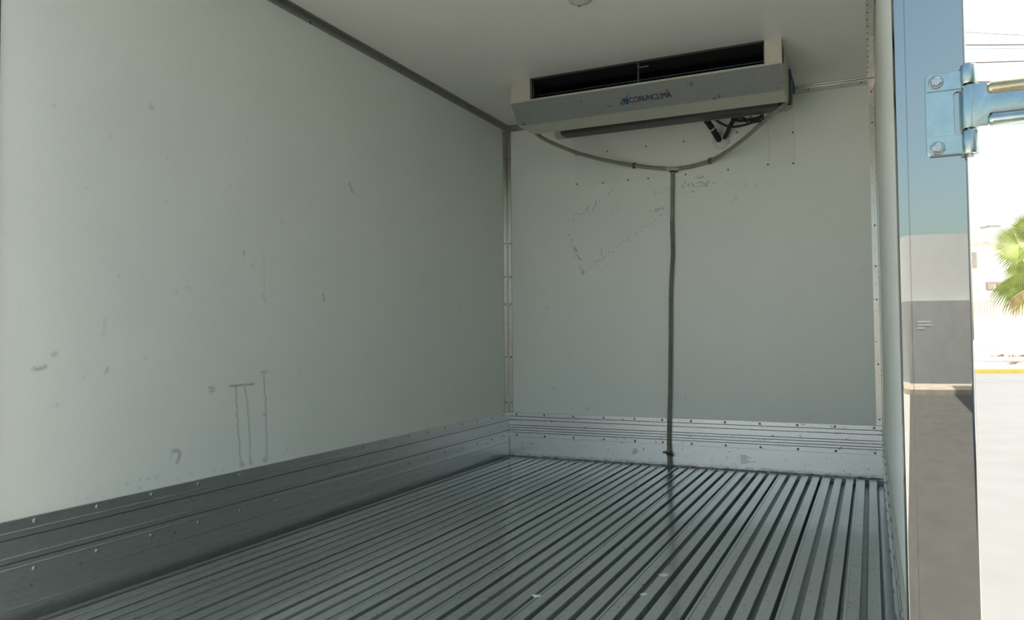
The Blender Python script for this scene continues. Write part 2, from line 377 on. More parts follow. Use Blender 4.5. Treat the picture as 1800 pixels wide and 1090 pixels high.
# kick plates -------------------------------------------------------------
def bead(z, t=0.0085): return [(t, z + 0.0035), (t + 0.0022, z + 0.001), (t + 0.0022, z - 0.0008), (t, z - 0.0022)]
def shade_grooves(o, axis, sgn, wall, depth, mat):
    """shade painted into the grooves: the groove bottoms get their own darker material."""
    o.data.materials.append(mat); base = WLOC[o.name]
    for p in o.data.polygons:
        c = np.array(p.center) + base
        if abs(abs(c[axis] - wall) - depth) < 2e-4 and abs(p.normal[axis]) > 0.9: p.material_index = 1
def kick_profile(levels, groove, zt, zb, low, t=0.0085, gd=0.0065, gw=0.0034):
    """outline (offset from the wall, z) of the ribbed plate from the top down, then the flat sheet under it."""
    p = [(0.0, zt), (t - 0.001, zt), (t, zt - 0.001)]
    for z in levels:
        if z < 0: p += bead(-z, t); continue
        p += [(t, z + gw / 2), (t - gd, z + gw / 2.4), (t - gd, z - gw / 2.4), (t, z - gw / 2)]
    p += [(t, zb + 0.001), (t - 0.001, zb), (0.0025, zb)] + low + [(0.0, low[-1][1])]
    return p
BACK_LV = [0.2545, 0.2330, 0.2005, 0.1860, 0.1705, 0.1565]
SIDE_LV = [-0.2465, 0.2300, -0.1815, 0.1680, -0.1525]
pb = kick_profile(BACK_LV, 0, ZB, 0.129, [(0.0025, 0.022), (0.006, 0.014), (0.012, 0.008), (0.012, 0.002)])
bb = struct(MB().prism([(-o, z) for o, z in pb], 0.0, W, 0).build('baseboard_back', M['kick']))
side_low = [(0.0035, 0.0985), (0.0065, 0.0970), (0.0065, 0.0945), (0.0040, 0.0930), (0.0040, 0.0720), (0.0030, 0.0715), (0.0030, 0.0695), (0.0040, 0.0690), (0.0040, 0.0505), (0.0075, 0.0485), (0.0075, 0.0455), (0.0045, 0.0440),
            (0.0045, 0.022), (0.0035, 0.0215), (0.0035, 0.0195), (0.0045, 0.019), (0.0048, 0.002), (0.0068, -0.006), (0.0068, -0.019)]
ps = kick_profile(SIDE_LV, 0, ZB, 0.117, side_low)
bl = struct(MB().prism([(o, z) for o, z in ps], YP + 0.05, -0.0086, 1).build('baseboard_left', M['kick_side']))
br = struct(MB().prism([(W - o, z) for o, z in ps], YP + 0.05, -0.0086, 1).build('baseboard_right', M['kick_side']))
shade_grooves(bb, 1, -1, 0.0, 0.002, M['groove'])
for o_, w_ in ((bl, 0.0), (br, W)): shade_grooves(o_, 0, 1, w_, 0.002, M['groove_side'])
for u, v in ((908,729),(957,730.5),(1007.5,732),(1061,734),(1115.6,736.3),(1164,738.4),(1214.8,739.8),(1274.5,741.2),(1335.5,744.1),(1401.4,747),(1467.4,748.9),(1536.4,752)):
    p = ony(u, v, -0.0065); pin('rivet', M['rivet_grey'], bb, (p[0], -0.0085, 0.2665), (0, -1, 0), 0.0065, 0.004)
    pin('rivet', M['rivet_grey'], bb, (p[0] + 0.002, -0.0085, 0.1405), (0, -1, 0), 0.0065, 0.004)
for u, v in ((60,908),(170,884.5),(265.5,863),(348,846.5),(421,831.5),(485,817.3),(541,804),(592,794),(637,784.5),(678,776),(718,768),(751,761),(782,754),(812,748),(838,743),(864,737),(885,732.5)):
    p = onx(u, v, 0.0065)
    pin('rivet', M['rivet'], bl, (0.0085, p[1], 0.2660), (1, 0, 0), 0.0065, 0.004)
    pin('rivet', M['rivet'], bl, (0.0085, p[1], 0.1390), (1, 0, 0), 0.0065, 0.004)
    if p[1] > -3.0:
        pin('rivet', M['rivet'], br, (W - 0.0085, p[1] - 0.03, 0.2660), (-1, 0, 0), 0.0065, 0.004)
        pin('rivet', M['rivet'], br, (W - 0.0085, p[1] - 0.03, 0.1390), (-1, 0, 0), 0.0065, 0.004)

pt_ = lambda u, v: (ony(u, v, -0.0029)[0], -0.0029, ony(u, v, -0.0029)[2])
MB().add([pt_(u, v) for u, v in ((1110, 796), (1114, 789), (1118, 788), (1124, 797), (1119, 796), (1116, 799))], [(0, 1, 2, 3, 4, 5)]).build('paint_smear', M['sheet'], bb)
pr = MB()
for k_ in range(7):
    z0 = 800 + 2.3 * k_
    pr.add([pt_(u, v) for u, v in ((1302, z0), (1302, z0 + 0.9), (1312 + (k_ % 3) * 4, z0 + 1.3), (1312 + (k_ % 3) * 4, z0 + 0.4))], [(0, 1, 2, 3)])
tag(pr.build('ink_print', M['groove_side'], bb), kind='stuff')
# aluminium angle trims in the corners --------------------------------------
t = 0.003
cl = abs(onz(507, 0, H)[0]); wlg = H - onx(468, 0, 0)[2]
trim_1 = struct(MB().prism([(0, H), (0, H - wlg), (0.0038, H - wlg), (0.0038, H - 0.0045), (0.0045, H - 0.0038), (cl, H - 0.0038), (cl, H)], YP + 0.05, 0.0, 1).build('trim_1', M['trim_dull']))
trim_2 = struct(MB().prism([(0, 0), (0, -0.060), (t, -0.060), (t, -0.009), (0.0055, -0.0075), (0.0075, -0.0055), (0.009, -t), (0.031, -t), (0.031, 0)], ZB + 0.001, H - 0.004, 2).build('trim_2', M['trim']))
trim_3 = struct(MB().prism([(0, H), (0, H - 0.036), (-0.0046, H - 0.036), (-0.0046, H - 0.007), (-0.007, H - 0.0046), (-0.030, H - 0.0046), (-0.030, H)], 0.0, W, 0).build('trim_3', M['trim']))
trim_4 = struct(MB().prism([(W, 0), (W - 0.033, 0), (W - 0.033, -t), (W - 0.005, -t), (W - t, -0.005), (W - t, -0.034), (W, -0.034)], ZB + 0.001, H - 0.004, 2).build('trim_4', M['trim']))
trim_5 = struct(MB().prism([(W, H), (W, H - 0.035), (W - 0.0038, H - 0.035), (W - 0.0038, H - 0.006), (W - 0.006, H - 0.0038), (W - 0.036, H - 0.0038), (W - 0.036, H)], YP + 0.05, 0.0, 1).build('trim_5', M['trim']))
for u, v in ((545, 39), (545.5, 41), (703, 125.5), (825, 189), (867, 211)):
    p = onx(u, v, t); pin('rivet', M['rivet_dark'], trim_1, (0.0038, p[1], p[2]), (1, 0, 0), 0.0042, 0.002)
for u, v in ((617, 72), (674, 103), (760, 148), (790, 168)):
    p = onz(u, v, H - t); pin('rivet', M['rivet_dark'], trim_1, (min(p[0], cl - 0.01), p[1], H - 0.0038), (0, 0, -1), 0.0045, 0.002)
for z in (2.02, 1.86, 1.33, 1.12, 0.95, 0.62, 0.34):
    pin('rivet', M['rivet_dark'], trim_2, (0.022, -t, z), (0, -1, 0), 0.0045, 0.0025)
    pin('rivet', M['rivet_dark'], trim_2, (t, -0.038, z - 0.004), (1, 0, 0), 0.0045, 0.0025)
    pin('rivet', M['rivet_dark'], trim_4, (W - 0.018, -t, z - 0.03), (0, -1, 0), 0.0045, 0.0025)
for x in (0.06, 0.30, 1.78, 2.035): pin('rivet', M['rivet_dark'], trim_3, (x, -0.0046, H - 0.022), (0, -1, 0), 0.0045, 0.002)
for k in range(36):
    pin('rivet', M['rivet_dark'], trim_5, (W - 0.032, -0.10 - k * 0.08, H - 0.0038), (0, 0, -1), 0.004, 0.002, 6)

# ------------------------------------------------------------------ rear frame
fr = thing('rear_frame', (W / 2, YP, -0.2), 'polished stainless steel rear door frame with mirror-like flat post', 'frame')
def kx(x): return x
def post_outline(s, c):
    """outline in x, y of a post; s = +1 for the right-hand one."""
    o = [(2.0905, 0.085), (2.0905, 0.0012), (2.0909, 0.0004), (2.0917, 0.0002), (2.1025, 0.0002), (2.1028, 0.0008), (2.1033, 0.0008), (2.1036, 0.0),
         ] + [(2.1680 + 0.005 * math.sin(k * PI / 18), 0.005 - 0.005 * math.cos(k * PI / 18)) for k in range(10)] + [(2.1730, 0.085)]
    return [((x if s > 0 else W - x), YP + y) for x, y in o]
MB().prism(post_outline(1, 0), -0.16, H + 0.10, 2).build('post', M['steel'], fr, smooth=True)
MB().prism(post_outline(-1, 0), -0.16, H + 0.10, 2).build('post', M['steel'], fr, smooth=True)
MB().box((0.0095, YP + 0.001, H - 0.004), (W - 0.0095, YP + 0.085, H + 0.10)).build('header', M['steel'], fr, bevel=0.004)
MB().box((0.0095, YP + 0.001, -0.16), (W - 0.0095, YP + 0.030, -0.012)).build('sill', M['steel'], fr, bevel=0.004)
MB().box((W - 0.0090, YP + 0.085, -0.012), (W, YP + 0.098, H - 0.004)).build('seal', M['rubber'], fr)
MB().box((0.0, YP + 0.085, -0.012), (0.0105, YP + 0.098, H - 0.004)).build('seal', M['rubber'], fr)

# ------------------------------------------------------------------ strap hinge on the right-hand post
def hp(u, v, off=0.0): return ony(u, v, YP - off)
a = hp(1625, 134); b_ = hp(1632, 278)
hx0 = (a[0]); hx1 = hp(1692, 118)[0]; hz1 = hp(1625, 134)[2]; hz0 = hp(1630, 278)[2]
kc = np.array([(hp(1687, 150)[0] + hp(1717, 150)[0]) / 2, YP - 0.0075, 0]); kr = (hp(1717, 150)[0] - hp(1687, 150)[0]) / 2
zk = [hp(1700, 117)[2], hp(1700, 153)[2], hp(1700, 231)[2], hp(1702, 274)[2]]
hg = thing('door_hinge', (kc[0], YP, hz0), 'zinc plated strap hinge bolted on the mirror-like steel post', 'hinge')
# leaf with rounded outer corners and a window cut beside the knuckle
r = 0.006
lo = [(hx0 + r * (1 - math.cos(a_)), hz0 + r * (1 - math.sin(a_))) for a_ in np.linspace(PI / 2, 0, 5)]
hi = [(x, hz0 + hz1 - z) for x, z in lo][::-1]
nx = hp(1677, 200)[0]; nz0 = hp(1680, 240)[2]; nz1 = hp(1680, 163)[2]
notch = [(hx1, hz1), (hx1, nz1), (nx + 0.003, nz1), (nx, nz1 - 0.003), (nx, nz0 + 0.003), (nx + 0.003, nz0), (hx1, nz0), (hx1, hz0)]
MB().prism(lo + hi + notch, YP - 0.0045, YP, 1).build('leaf', M['zinc'], hg, bevel=0.0008)
# raised pads top and bottom carrying the bolts
for za, zb_ in ((hp(1640, 164)[2], hz1), (hz0, hp(1640, 243)[2])):
    top_ = zb_ == hz1; rr2 = 0.006; xa_ = hx0 + 0.0008
    ol = [(xa_ + rr2 * (1 - math.cos(a_)), (zb_ - 0.0008 - rr2 * (1 - math.sin(a_))) if top_ else (za + 0.0008 + rr2 * (1 - math.sin(a_)))) for a_ in np.linspace(0, PI / 2, 5)]
    zo = za if top_ else zb_; ze = zb_ - 0.0008 if top_ else za + 0.0008
    MB().prism([(xa_, zo)] + ol + [(hx1, ze), (hx1, zo)], YP - 0.0062, YP - 0.004, 1).build('pad', M['zinc'], hg, bevel=0.0006)
for (za, zb_), nm in (((zk[1] + 0.0006, zk[0]), 'knuckle'), ((zk[3], zk[2] - 0.0006), 'knuckle')):
    MB().lathe([(kr * 0.72, 0), (kr * 0.95, 0.0008), (kr, 0.002), (kr, zb_ - za - 0.002), (kr * 0.95, zb_ - za - 0.0008), (kr * 0.72, zb_ - za)], (kc[0], kc[1], za), (0, 0, 1), 28).build(nm, M['zinc'], hg, smooth=True)
MB().lathe([(kr * 0.45, -0.003), (kr * 0.45, zk[0] - zk[3] + 0.002)], (kc[0], kc[1], zk[3]), (0, 0, 1), 16).build('hinge_pin', M['bolt'], hg, smooth=True)
for u, v in ((1645, 145), (1648, 261)):
    p = hp(u, v, 0.006)
    bo = MB().lathe([(0.0088, -0.001), (0.0088, 0.0008), (0.0078, 0.0022)], (p[0], YP - 0.0062, p[2]), (0, -1, 0), 24)
    b0 = bo.build('bolt', M['bolt'], hg, smooth=True)
    MB().lathe([(0.0072, 0.0016), (0.0072, 0.0048), (0.0062, 0.0064), (0.0056, 0.0067)], (p[0], YP - 0.0062, p[2]), (0, -1, 0), 6).build('bolt_head', M['bolt'], b0)
# strap arm: knuckle sleeve, plate and two rolled stiffening edges
az1, az0 = zk[1] - 0.0006, zk[2] + 0.0006
arm = MB()
arm.lathe([(kr * 0.8, 0), (kr, 0.0012), (kr, az1 - az0 - 0.0012), (kr * 0.8, az1 - az0)], (kc[0], kc[1], az0), (0, 0, 1), 28)
AX = kc[0] + 0.22
zt_, zb2 = az1 - 0.001, az0 + 0.001
zi1 = hp(1740, 170)[2]; zi0 = hp(1740, 204)[2]
xn, rf = kc[0] + kr * 2.0, 0.0045                              # where the two notches begin, and their corner radius
def notch_c(z_in, sgn): return [(xn + rf * (1 - math.cos(a_)), z_in + sgn * rf * (1 - math.sin(a_))) for a_ in np.linspace(0, PI / 2, 6)]
outl = [(kc[0] + kr * 0.2, zb2), (xn, zb2)] + notch_c(zi0, -1) + [(AX, zi0), (AX, zi1)] + notch_c(zi1, 1)[::-1] + [(xn, zt_), (kc[0] + kr * 0.2, zt_)]
arm.prism(outl, kc[1] - kr * 0.985, kc[1] - kr * 0.55, 1)
am = arm.build('strap_arm', M['zinc'], hg, bevel=0.0006, smooth=True)
rr = (zt_ - zi1) * 0.62
for zc, mt in ((zt_ - rr * 0.8, 'zinc_yellow'), (zb2 + rr * 0.8, 'zinc')):
    x0 = kc[0] + kr * 2.0
    pth = [(x0, kc[1] - kr * 0.40, zc), (x0 + 0.002, kc[1] - kr * 0.46, zc), (x0 + 0.005, kc[1] - kr * 0.5, zc), (AX - 0.004, kc[1] - kr * 0.5, zc), (AX, kc[1] - kr * 0.5, zc)]
    MB().tube(pth, [rr * 0.4, rr * 0.8, rr, rr, rr * 0.6], 14).build('stiffening_edge', M[mt], am, smooth=True)

# ------------------------------------------------------------------ evaporator (cooling unit) under the ceiling
X0, X1 = 0.393, 1.720
P0, P1, P2, P3 = (-0.772, H), (-0.774, 1.952), (-0.682, 1.853), (-0.570, 1.832)
ac = thing('cooling_unit', ((X0 + X1) / 2, -0.45, H), 'long metal evaporator cooling unit mounted in corner of ceiling and back wall', 'cooling unit')
cxl, cxr = 0.502, 1.648
def sheet(pts, a, b, name, mat, th=0.003, bevel=0.0006):
    """bent sheet: open outline pts in (y, z), swept along x."""
    P = [np.array(p) for p in pts]; off = []
    for i, p in enumerate(P):
        d = (P[min(i + 1, len(P) - 1)] - P[max(i - 1, 0)]); d = d / np.linalg.norm(d); off.append(p + th * np.array([-d[1], d[0]]))
    o = [tuple(p) for p in P] + [tuple(p) for p in off[::-1]]
    return MB().prism(o, a, b, 0).build(name, mat, ac, bevel=bevel)
sheet([(P1[0] + 0.02, P1[1] + 0.006), (P1[0] + 0.002, P1[1] + 0.004), P1, P2], X0, X1, 'front_panel', M['ac_front'])
MB().prism([(P1[0] - 0.0022, P1[1] + 0.0045), (P1[0] - 0.0032, P1[1] - 0.0045), (P1[0] - 0.0005, P1[1] - 0.0048), (P1[0] + 0.001, P1[1] + 0.0045)], X0, X1, 0).build('panel_edge', M['ac_beige'], ac)
lipo = sheet([(P2[0] - 0.0015, P2[1] + 0.001), P3, (P3[0] + 0.004, P3[1] + 0.004), (P3[0] + 0.012, P3[1] + 0.012)], X0 + 0.002, X1 - 0.002, 'bottom_lip', M['ac_beige'])
for v in lipo.data.vertices:                                    # its left end is cut on the slant
    if v.co.x + WLOC[ac.name][0] < X0 + 0.1: v.co.x += 0.034 * max(0.0, min(1.0, (v.co.y + WLOC[ac.name][1] - P2[0]) / (P3[0] - P2[0])))
MB().box((X0, P0[0], P1[1] + 0.003), (cxl, P0[0] + 0.030, H)).build('end_cap', M['ac_beige'], ac, bevel=0.0012)
MB().box((cxr, P0[0], P1[1] + 0.003), (X1, P0[0] + 0.030, H)).build('end_cap', M['ac_beige'], ac, bevel=0.0012)
side = [P0, P1, P2, P3, (-0.50, 1.845), (-0.47, 1.90), (-0.47, H)]
for xa in (X0 - 0.001, X1 - 0.002):
    sd_pts = side if xa > 1 else [P0, P1, (P2[0] + 0.004, P2[1] + 0.002), (-0.50, 1.885), (-0.47, 1.92), (-0.47, H)]
    s_ = MB().prism([(y + 0.001, z) for y, z in sd_pts], xa, xa + 0.003, 0).build('side_panel', M['ac_beige'], ac)
MB().prism([(-0.735, 1.985), (-0.728, 1.972), (-0.71, 1.968), (-0.692, 1.972), (-0.685, 1.985), (-0.685, 2.03), (-0.692, 2.042), (-0.71, 2.046), (-0.728, 2.042), (-0.735, 2.03)], X1 + 0.0005, X1 + 0.002, 0).build('side_slot', M['ac_dark'], ac)
rc = 0.03
corner = lambda cx_, s: [(cx_ + s * rc * (math.cos(k) - 1), 1.890 + rc * (1 - math.sin(k))) for k in np.linspace(0, PI / 2, 6)]
MB().prism([(X0 + 0.014, H)] + [(x, z) for x, z in [(X0 + 0.014 + (1.7175 - p[0]), p[1]) for p in corner(1.7175, 1)]] + [(x, z) for x, z in corner(1.7175, 1)[::-1]] + [(1.7175, H)],
           -0.203, -0.198, 1).build('back_plate', M['ac_beige'], ac)
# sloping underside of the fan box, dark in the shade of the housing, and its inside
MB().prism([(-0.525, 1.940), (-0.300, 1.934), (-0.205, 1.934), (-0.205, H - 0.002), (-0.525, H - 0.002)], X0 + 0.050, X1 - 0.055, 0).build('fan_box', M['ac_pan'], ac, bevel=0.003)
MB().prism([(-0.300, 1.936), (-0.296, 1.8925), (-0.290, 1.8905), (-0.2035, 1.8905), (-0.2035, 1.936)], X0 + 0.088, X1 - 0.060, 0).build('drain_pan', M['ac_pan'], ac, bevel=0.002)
MB().box((X1 - 0.054, -0.468, 1.915), (X1 - 0.008, -0.210, H - 0.002)).build('shade_filler', M['ac_dark'], ac, bevel=0.003)  # dark filler, its colour stands for shade in the gap behind the side panel
MB().prism([(-0.66, 1.885), (-0.54, 1.92), (-0.54, H - 0.004), (-0.60, H - 0.004)], X0 + 0.02, X1 - 0.02, 0).build('coil_block', M['coil'], ac)
fins = MB()
for k in range(150):
    x = X0 + 0.115 + k * (cxr - cxl - 0.01) / 150
    fins.prism([(-0.675, 1.895), (-0.655, 1.89), (-0.598, H - 0.006), (-0.615, H - 0.006)], x, x + 0.0012, 0)
tag(fins.build('coil_fins', M['coil'], ac), kind='stuff')
for k, (yy, zz) in enumerate(((-0.715, 1.968), (-0.705, 1.980), (-0.690, 1.998), (-0.665, 1.955))):
    MB().tube([(cxl - 0.05, yy, zz), (cxr + 0.05, yy, zz)], 0.0035, 8).build('coil_tube', M['coil_blue'], ac, smooth=True)
p = ony(1122, 130, -0.768)
MB().box((p[0] - 0.0025, -0.770, P1[1] + 0.002), (p[0] + 0.0025, -0.762, H - 0.002)).box((p[0] + 0.0026, -0.768, 2.030), (p[0] + 0.05, -0.764, 2.036)).build('mullion', M['ac_pan'], ac)
MB().box((cxl, P0[0] + 0.002, H - 0.010), (cxr, P0[0] + 0.006, H - 0.001)).build('top_rail', M['ac_dark'], ac)
MB().box((X0 + 0.004, -0.765, H - 0.003), (X1 - 0.004, -0.53, H - 0.001)).build('top_sheet', M['ac_dark'], ac)
MB().box((cxl + 0.004, -0.74, P1[1] - 0.02), (cxl + 0.008, -0.62, H - 0.004)).build('coil_end_sheet', M['ac_pan'], ac)
MB().box((cxr - 0.008, -0.74, P1[1] - 0.02), (cxr - 0.004, -0.62, H - 0.004)).build('coil_end_sheet', M['ac_pan'], ac)
# lettering and emblem on the sloping front panel
A1 = np.array(P1); A2 = np.array(P2); dn = (A2 - A1) / np.linalg.norm(A2 - A1); nrm = np.array([dn[1], -dn[0]])   # outwards (towards -y, -z)
if nrm[0] > 0: nrm = -nrm
def onpanel(u, v):
    d = ray(u, v); n3 = np.array([0, nrm[0], nrm[1]]); q0 = np.array([0, *A1])
    tt = (n3 @ (q0 - CAM)) / (n3 @ d); return CAM + tt * d
def panelpt(x, s, lift=0.0006):    # s = distance down the panel from its top edge
    yz = A1 + dn * s + nrm * lift; return (x, yz[0], yz[1])
def sdown(p): return float((np.array([p[1], p[2]]) - A1) @ dn)
tl, brp, tr_ = onpanel(1107, 181), onpanel(1178, 170), onpanel(1179, 161)
tx0, tx1 = tl[0], tr_[0]
sb = (sdown(onpanel(1107, 181)) + sdown(onpanel(1178, 171))) / 2
cu = bpy.data.curves.new('lettering', 'FONT'); cu.body = 'CORUNCLIMA'; cu.size = 1.0; cu.offset = 0.0; cu.space_character = 1.0; cu.resolution_u = 4
to = bpy.data.objects.new('tmp', cu); COL.objects.link(to)
bpy.context.view_layer.update()
tm = bpy.data.meshes.new_from_object(to.evaluated_get(bpy.context.evaluated_depsgraph_get()))
bpy.data.objects.remove(to)
co = np.array([v.co[:] for v in tm.vertices]); mn, mx = co.min(0), co.max(0)
sc_x = (tx1 - tx0) / (mx[0] - mn[0]); hgt = 0.029; sc_y = hgt / (mx[1] - mn[1])
lmb = MB()
for k_, (dx, dy) in enumerate(((0, 0), (-0.02, 0), (0.02, 0), (0, -0.012), (0, 0.012), (-0.015, 0.01), (0.015, -0.01))):   # heavier strokes
    lmb.add([panelpt(tx0 + (c[0] + dx - mn[0]) * sc_x, sb - (c[1] + dy - mn[1]) * sc_y, 0.0007 + 0.00002 * k_) for c in co], [tuple(p.vertices) for p in tm.polygons])
lt = lmb.build('lettering', M['logo_black'], ac)
tag(lt, label='dark CORUNCLIMA lettering')
el = onpanel(1089.5, 181.5); ex0, ex1 = onpanel(1088, 170)[0], onpanel(1103, 169)[0]; es0 = sb - 0.037; es1 = sb + 0.004
def flat(name, polys, mat, parent, lift):
    mb = MB()
    for pl in polys:
        n = len(pl); mb.add([panelpt(ex0 + (ex1 - ex0) * a, es1 + (es0 - es1) * b, lift) for a, b in pl], [tuple(range(n))])
    return mb.build(name, mat, parent)
em = flat('emblem', [[(0.06, 0), (1, 0), (1, 1), (0.83, 1), (0.80, 0.93), (0.2, 0.93), (0.17, 1), (0, 1), (0, 0.06)]], M['logo_blue'], ac, 0.0007)
def arc(cx_, cy_, r0, r1, a0, a1, w0, w1, n=16):
    out = []
    for k in range(n):
        t0_, t1_ = k / n, (k + 1) / n; q = []
        for tt, sgn in ((t0_, 1), (t1_, 1), (t1_, -1), (t0_, -1)):
            aa = math.radians(a0 + (a1 - a0) * tt); rr_ = r0 + (r1 - r0) * tt + sgn * (w0 + (w1 - w0) * tt) / 2
            q.append((cx_ + rr_ * math.cos(aa), cy_ + rr_ * math.sin(aa)))
        out.append(q)
    return out
flat('swirl', arc(0.52, 0.62, 0.40, 0.46, 75, 275, 0.30, 0.10) + arc(0.62, 0.66, 0.33, 0.46, 270, 300, 0.09, 0.03, 6) + arc(0.55, 0.66, 0.17, 0.30, 20, 240, 0.10, 0.05)
     + arc(0.62, 0.80, 0.22, 0.16, 150, -60, 0.14, 0.05), M['ac_front'], em, 0.0011)

# sheet panels riveted to the wall behind the unit
q = lambda u, v: ony(u, v, 0.0)
sx0, sx1, sx2, sz0 = q(1010, 300)[0], q(1352, 280)[0], q(1397, 280)[0], 1.6475
sp1 = thing('wall_patch', (sx0, -0.001, sz0), 'wide white sheet patch riveted on the back wall under the cooling unit', 'panel')
MB().box((sx0, -0.0034, sz0), (sx1, 0.0, 1.985)).build('sheet', M['sheet'], sp1, bevel=0.0006, segs=1)
for u, v in ((1013,272.6),(1014.5,324),(1060,321.5),(1104.4,317),(1139.5,314),(1205.5,307),(1280,298.5),(1350,289.5),(1068,266.6),(1136,257.6),(1202,249),(1296,233)):
    p = q(u, v); pin('rivet', M['rivet_dark'], sp1, (p[0], -0.0034, p[2]), (0, -1, 0), 0.0048, 0.003)
sp2 = thing('wall_patch', (sx1, -0.001, sz0), 'narrow white sheet patch on the back wall below the unit end near right corner', 'panel')
MB().box((sx1 + 0.0015, -0.0034, sz0), (sx2, 0.0, 1.985)).build('sheet', M['sheet'], sp2, bevel=0.0006, segs=1)
for u, v in ((1394.5, 287.5), (1393.5, 233)):
    p = q(u, v); pin('rivet', M['rivet_dark'], sp2, (p[0], -0.0034, p[2]), (0, -1, 0), 0.0048, 0.003)

# refrigerant pipes into the wall and the sealed hole
pc = ony(1268, 247, -0.004)
seal_ = thing('pipe_outlet', (pc[0], -0.004, pc[2]), 'round lump of white sealant around a pipe hole in the back wall', 'sealant')
prof = [(0.048, 0.0), (0.047, 0.004), (0.042, 0.010), (0.030, 0.016), (0.014, 0.019)]
so = MB().lathe(prof, (pc[0], -0.0022, pc[2]), (0, -1, 0), 28)
so.v = [tuple(np.array(p) + np.array([math.sin(i * 1.7) * 0.0016, 0, math.cos(i * 2.3) * 0.0016])) for i, p in enumerate(so.v)]
so.build('sealant', M['sealant'], seal_, smooth=True)
def pp(*a): return [tuple(ony(u, v, y)) for u, v, y in a]
pi = thing('refrigerant_pipe', tuple(ony(1268, 244, -0.01)), 'thick black insulated pipe slanting left from sealed hole to the unit', 'pipe')
MB().tube(smooth_path(pp((1264.5, 246.5, -0.012), (1259, 238, -0.06), (1252, 226, -0.13), (1242, 212, -0.19)), 6), 0.0165, 12).build('insulation', M['black'], pi, smooth=True)
MB().tube(pp((1252.5, 226.5, -0.130), (1251, 224.5, -0.137)), 0.0173, 12).build('tie_wrap', M['sealant'], pi, smooth=True)
pi2 = thing('refrigerant_pipe', tuple(ony(1272, 242, -0.01)), 'thinner black insulated pipe slanting right from sealed hole to the unit', 'pipe')
MB().tube(smooth_path(pp((1273.2, 243.5, -0.012), (1279, 232, -0.06), (1284, 220, -0.13), (1294, 206, -0.19)), 6), 0.0115, 12).build('insulation', M['black'], pi2, smooth=True)
cb = thing('cable_bundle', tuple(ony(1330, 210, -0.17)), 'tangle of thin black cables hanging under the cooling unit', 'cable')
MB().tube(smooth_path(pp((1256, 209, -0.19), (1268, 217, -0.165), (1285, 223, -0.15), (1308, 220, -0.15), (1330, 212, -0.17), (1340, 204, -0.19)), 6), 0.0065, 8).build('cable', M['black'], cb, smooth=True)
MB().tube(smooth_path(pp((1286, 210, -0.19), (1300, 212, -0.16), (1316, 211, -0.16), (1334, 207, -0.18), (1341, 203, -0.195)), 6), 0.0085, 8).build('cable', M['black'], cb, smooth=True)
MB().tube(smooth_path(pp((1290, 208, -0.19), (1306, 207, -0.17), (1322, 214, -0.16), (1336, 213, -0.17), (1342, 207, -0.18), (1336, 203, -0.195)), 6), 0.005, 8).build('cable', M['black'], cb, smooth=True)
MB().tube(smooth_path(pp((1304, 206, -0.19), (1314, 216, -0.16), (1328, 215, -0.17), (1318, 208, -0.18), (1322, 204, -0.195)), 6), 0.003, 6).build('cable', M['black'], cb, smooth=True)
bt = thing('cable_tail', tuple(ony(1388, 120, -0.25)), 'short blue cable tail sticking out beside the cooling unit', 'cable')
MB().tube(smooth_path([(1.7245, -0.42, 2.03), (1.727, -0.36, 2.01), (1.731, -0.30, 1.995), (1.728, -0.24, 1.965), (1.722, -0.205, 1.985)], 6), 0.005, 8).build('cable', plain('blue_cable', (0.03, 0.12, 0.2), 0.4), bt, smooth=True)

# drain hoses
dh = thing('drain_hose', tuple(ony(1177, 816, -0.02)), 'grey Y-shaped drain hose hung from the cooling unit down to the floor', 'hose')
lp = pp((940, 233, -0.552), (957, 245, -0.47), (985, 257.5, -0.37), (1020, 270.5, -0.25), (1065, 282, -0.12), (1115, 291, -0.036), (1150, 295.2, -0.022), (1174, 297, -0.020))
MB().tube(smooth_path(lp, 8), 0.0108, 12).build('hose_branch', M['hose'], dh, smooth=True)
rp = pp((1191, 296.5, -0.020), (1215, 292.5, -0.022), (1248, 283, -0.035), (1272, 270, -0.09), (1302, 249, -0.19), (1335, 220.5, -0.33), (1362, 197, -0.47), (1381, 183, -0.545))
MB().tube(smooth_path(rp, 8), 0.0108, 12).build('hose_branch', M['hose'], dh, smooth=True)
tee = MB(); tee.tube(pp((1172, 297, -0.020), (1183, 297.3, -0.019), (1194, 296.3, -0.020)), 0.0125, 12); tee.tube(pp((1182.5, 296, -0.019), (1182, 305, -0.018)), 0.0115, 12)
tee.build('tee', M['hose_clear'], dh, smooth=True)
MB().tube(pp((1182, 300.5, -0.018), (1182, 303.5, -0.018)), 0.0150, 14).box(np.array(ony(1187, 303, -0.024)) , np.array(ony(1191.5, 301, -0.014))).build('hose_clamp', M['rubber'], dh)
vp = pp((1182, 303, -0.016), (1181.8, 340, -0.015), (1181.2, 392, -0.015))
MB().tube(smooth_path(vp, 6), 0.0108, 12).build('hose_stem', M['hose'], dh, smooth=True)
st_ = MB(); c0 = np.array(vp[0]); c1 = np.array(vp[-1])
for k in range(13):
    a_ = c0 + (c1 - c0) * ((k + 0.1) / 13); b2 = c0 + (c1 - c0) * ((k + 0.62) / 13)
    st_.box((a_[0] - 0.0088, -0.0245, b2[2]), (a_[0] - 0.0068, -0.0222, a_[2]))
tag(st_.build('hose_print', M['hose_clear'], dh), kind='stuff')
cpth = smooth_path(pp((1181.2, 390, -0.015), (1182, 420, -0.016), (1182.5, 448, -0.016), (1180.8, 476, -0.016), (1179.3, 520, -0.016), (1178.8, 600, -0.016), (1178, 680, -0.017), (1176.6, 735, -0.022), (1175.8, 770, -0.024), (1176, 797, -0.024), (1177.5, 822, -0.026)), 16)
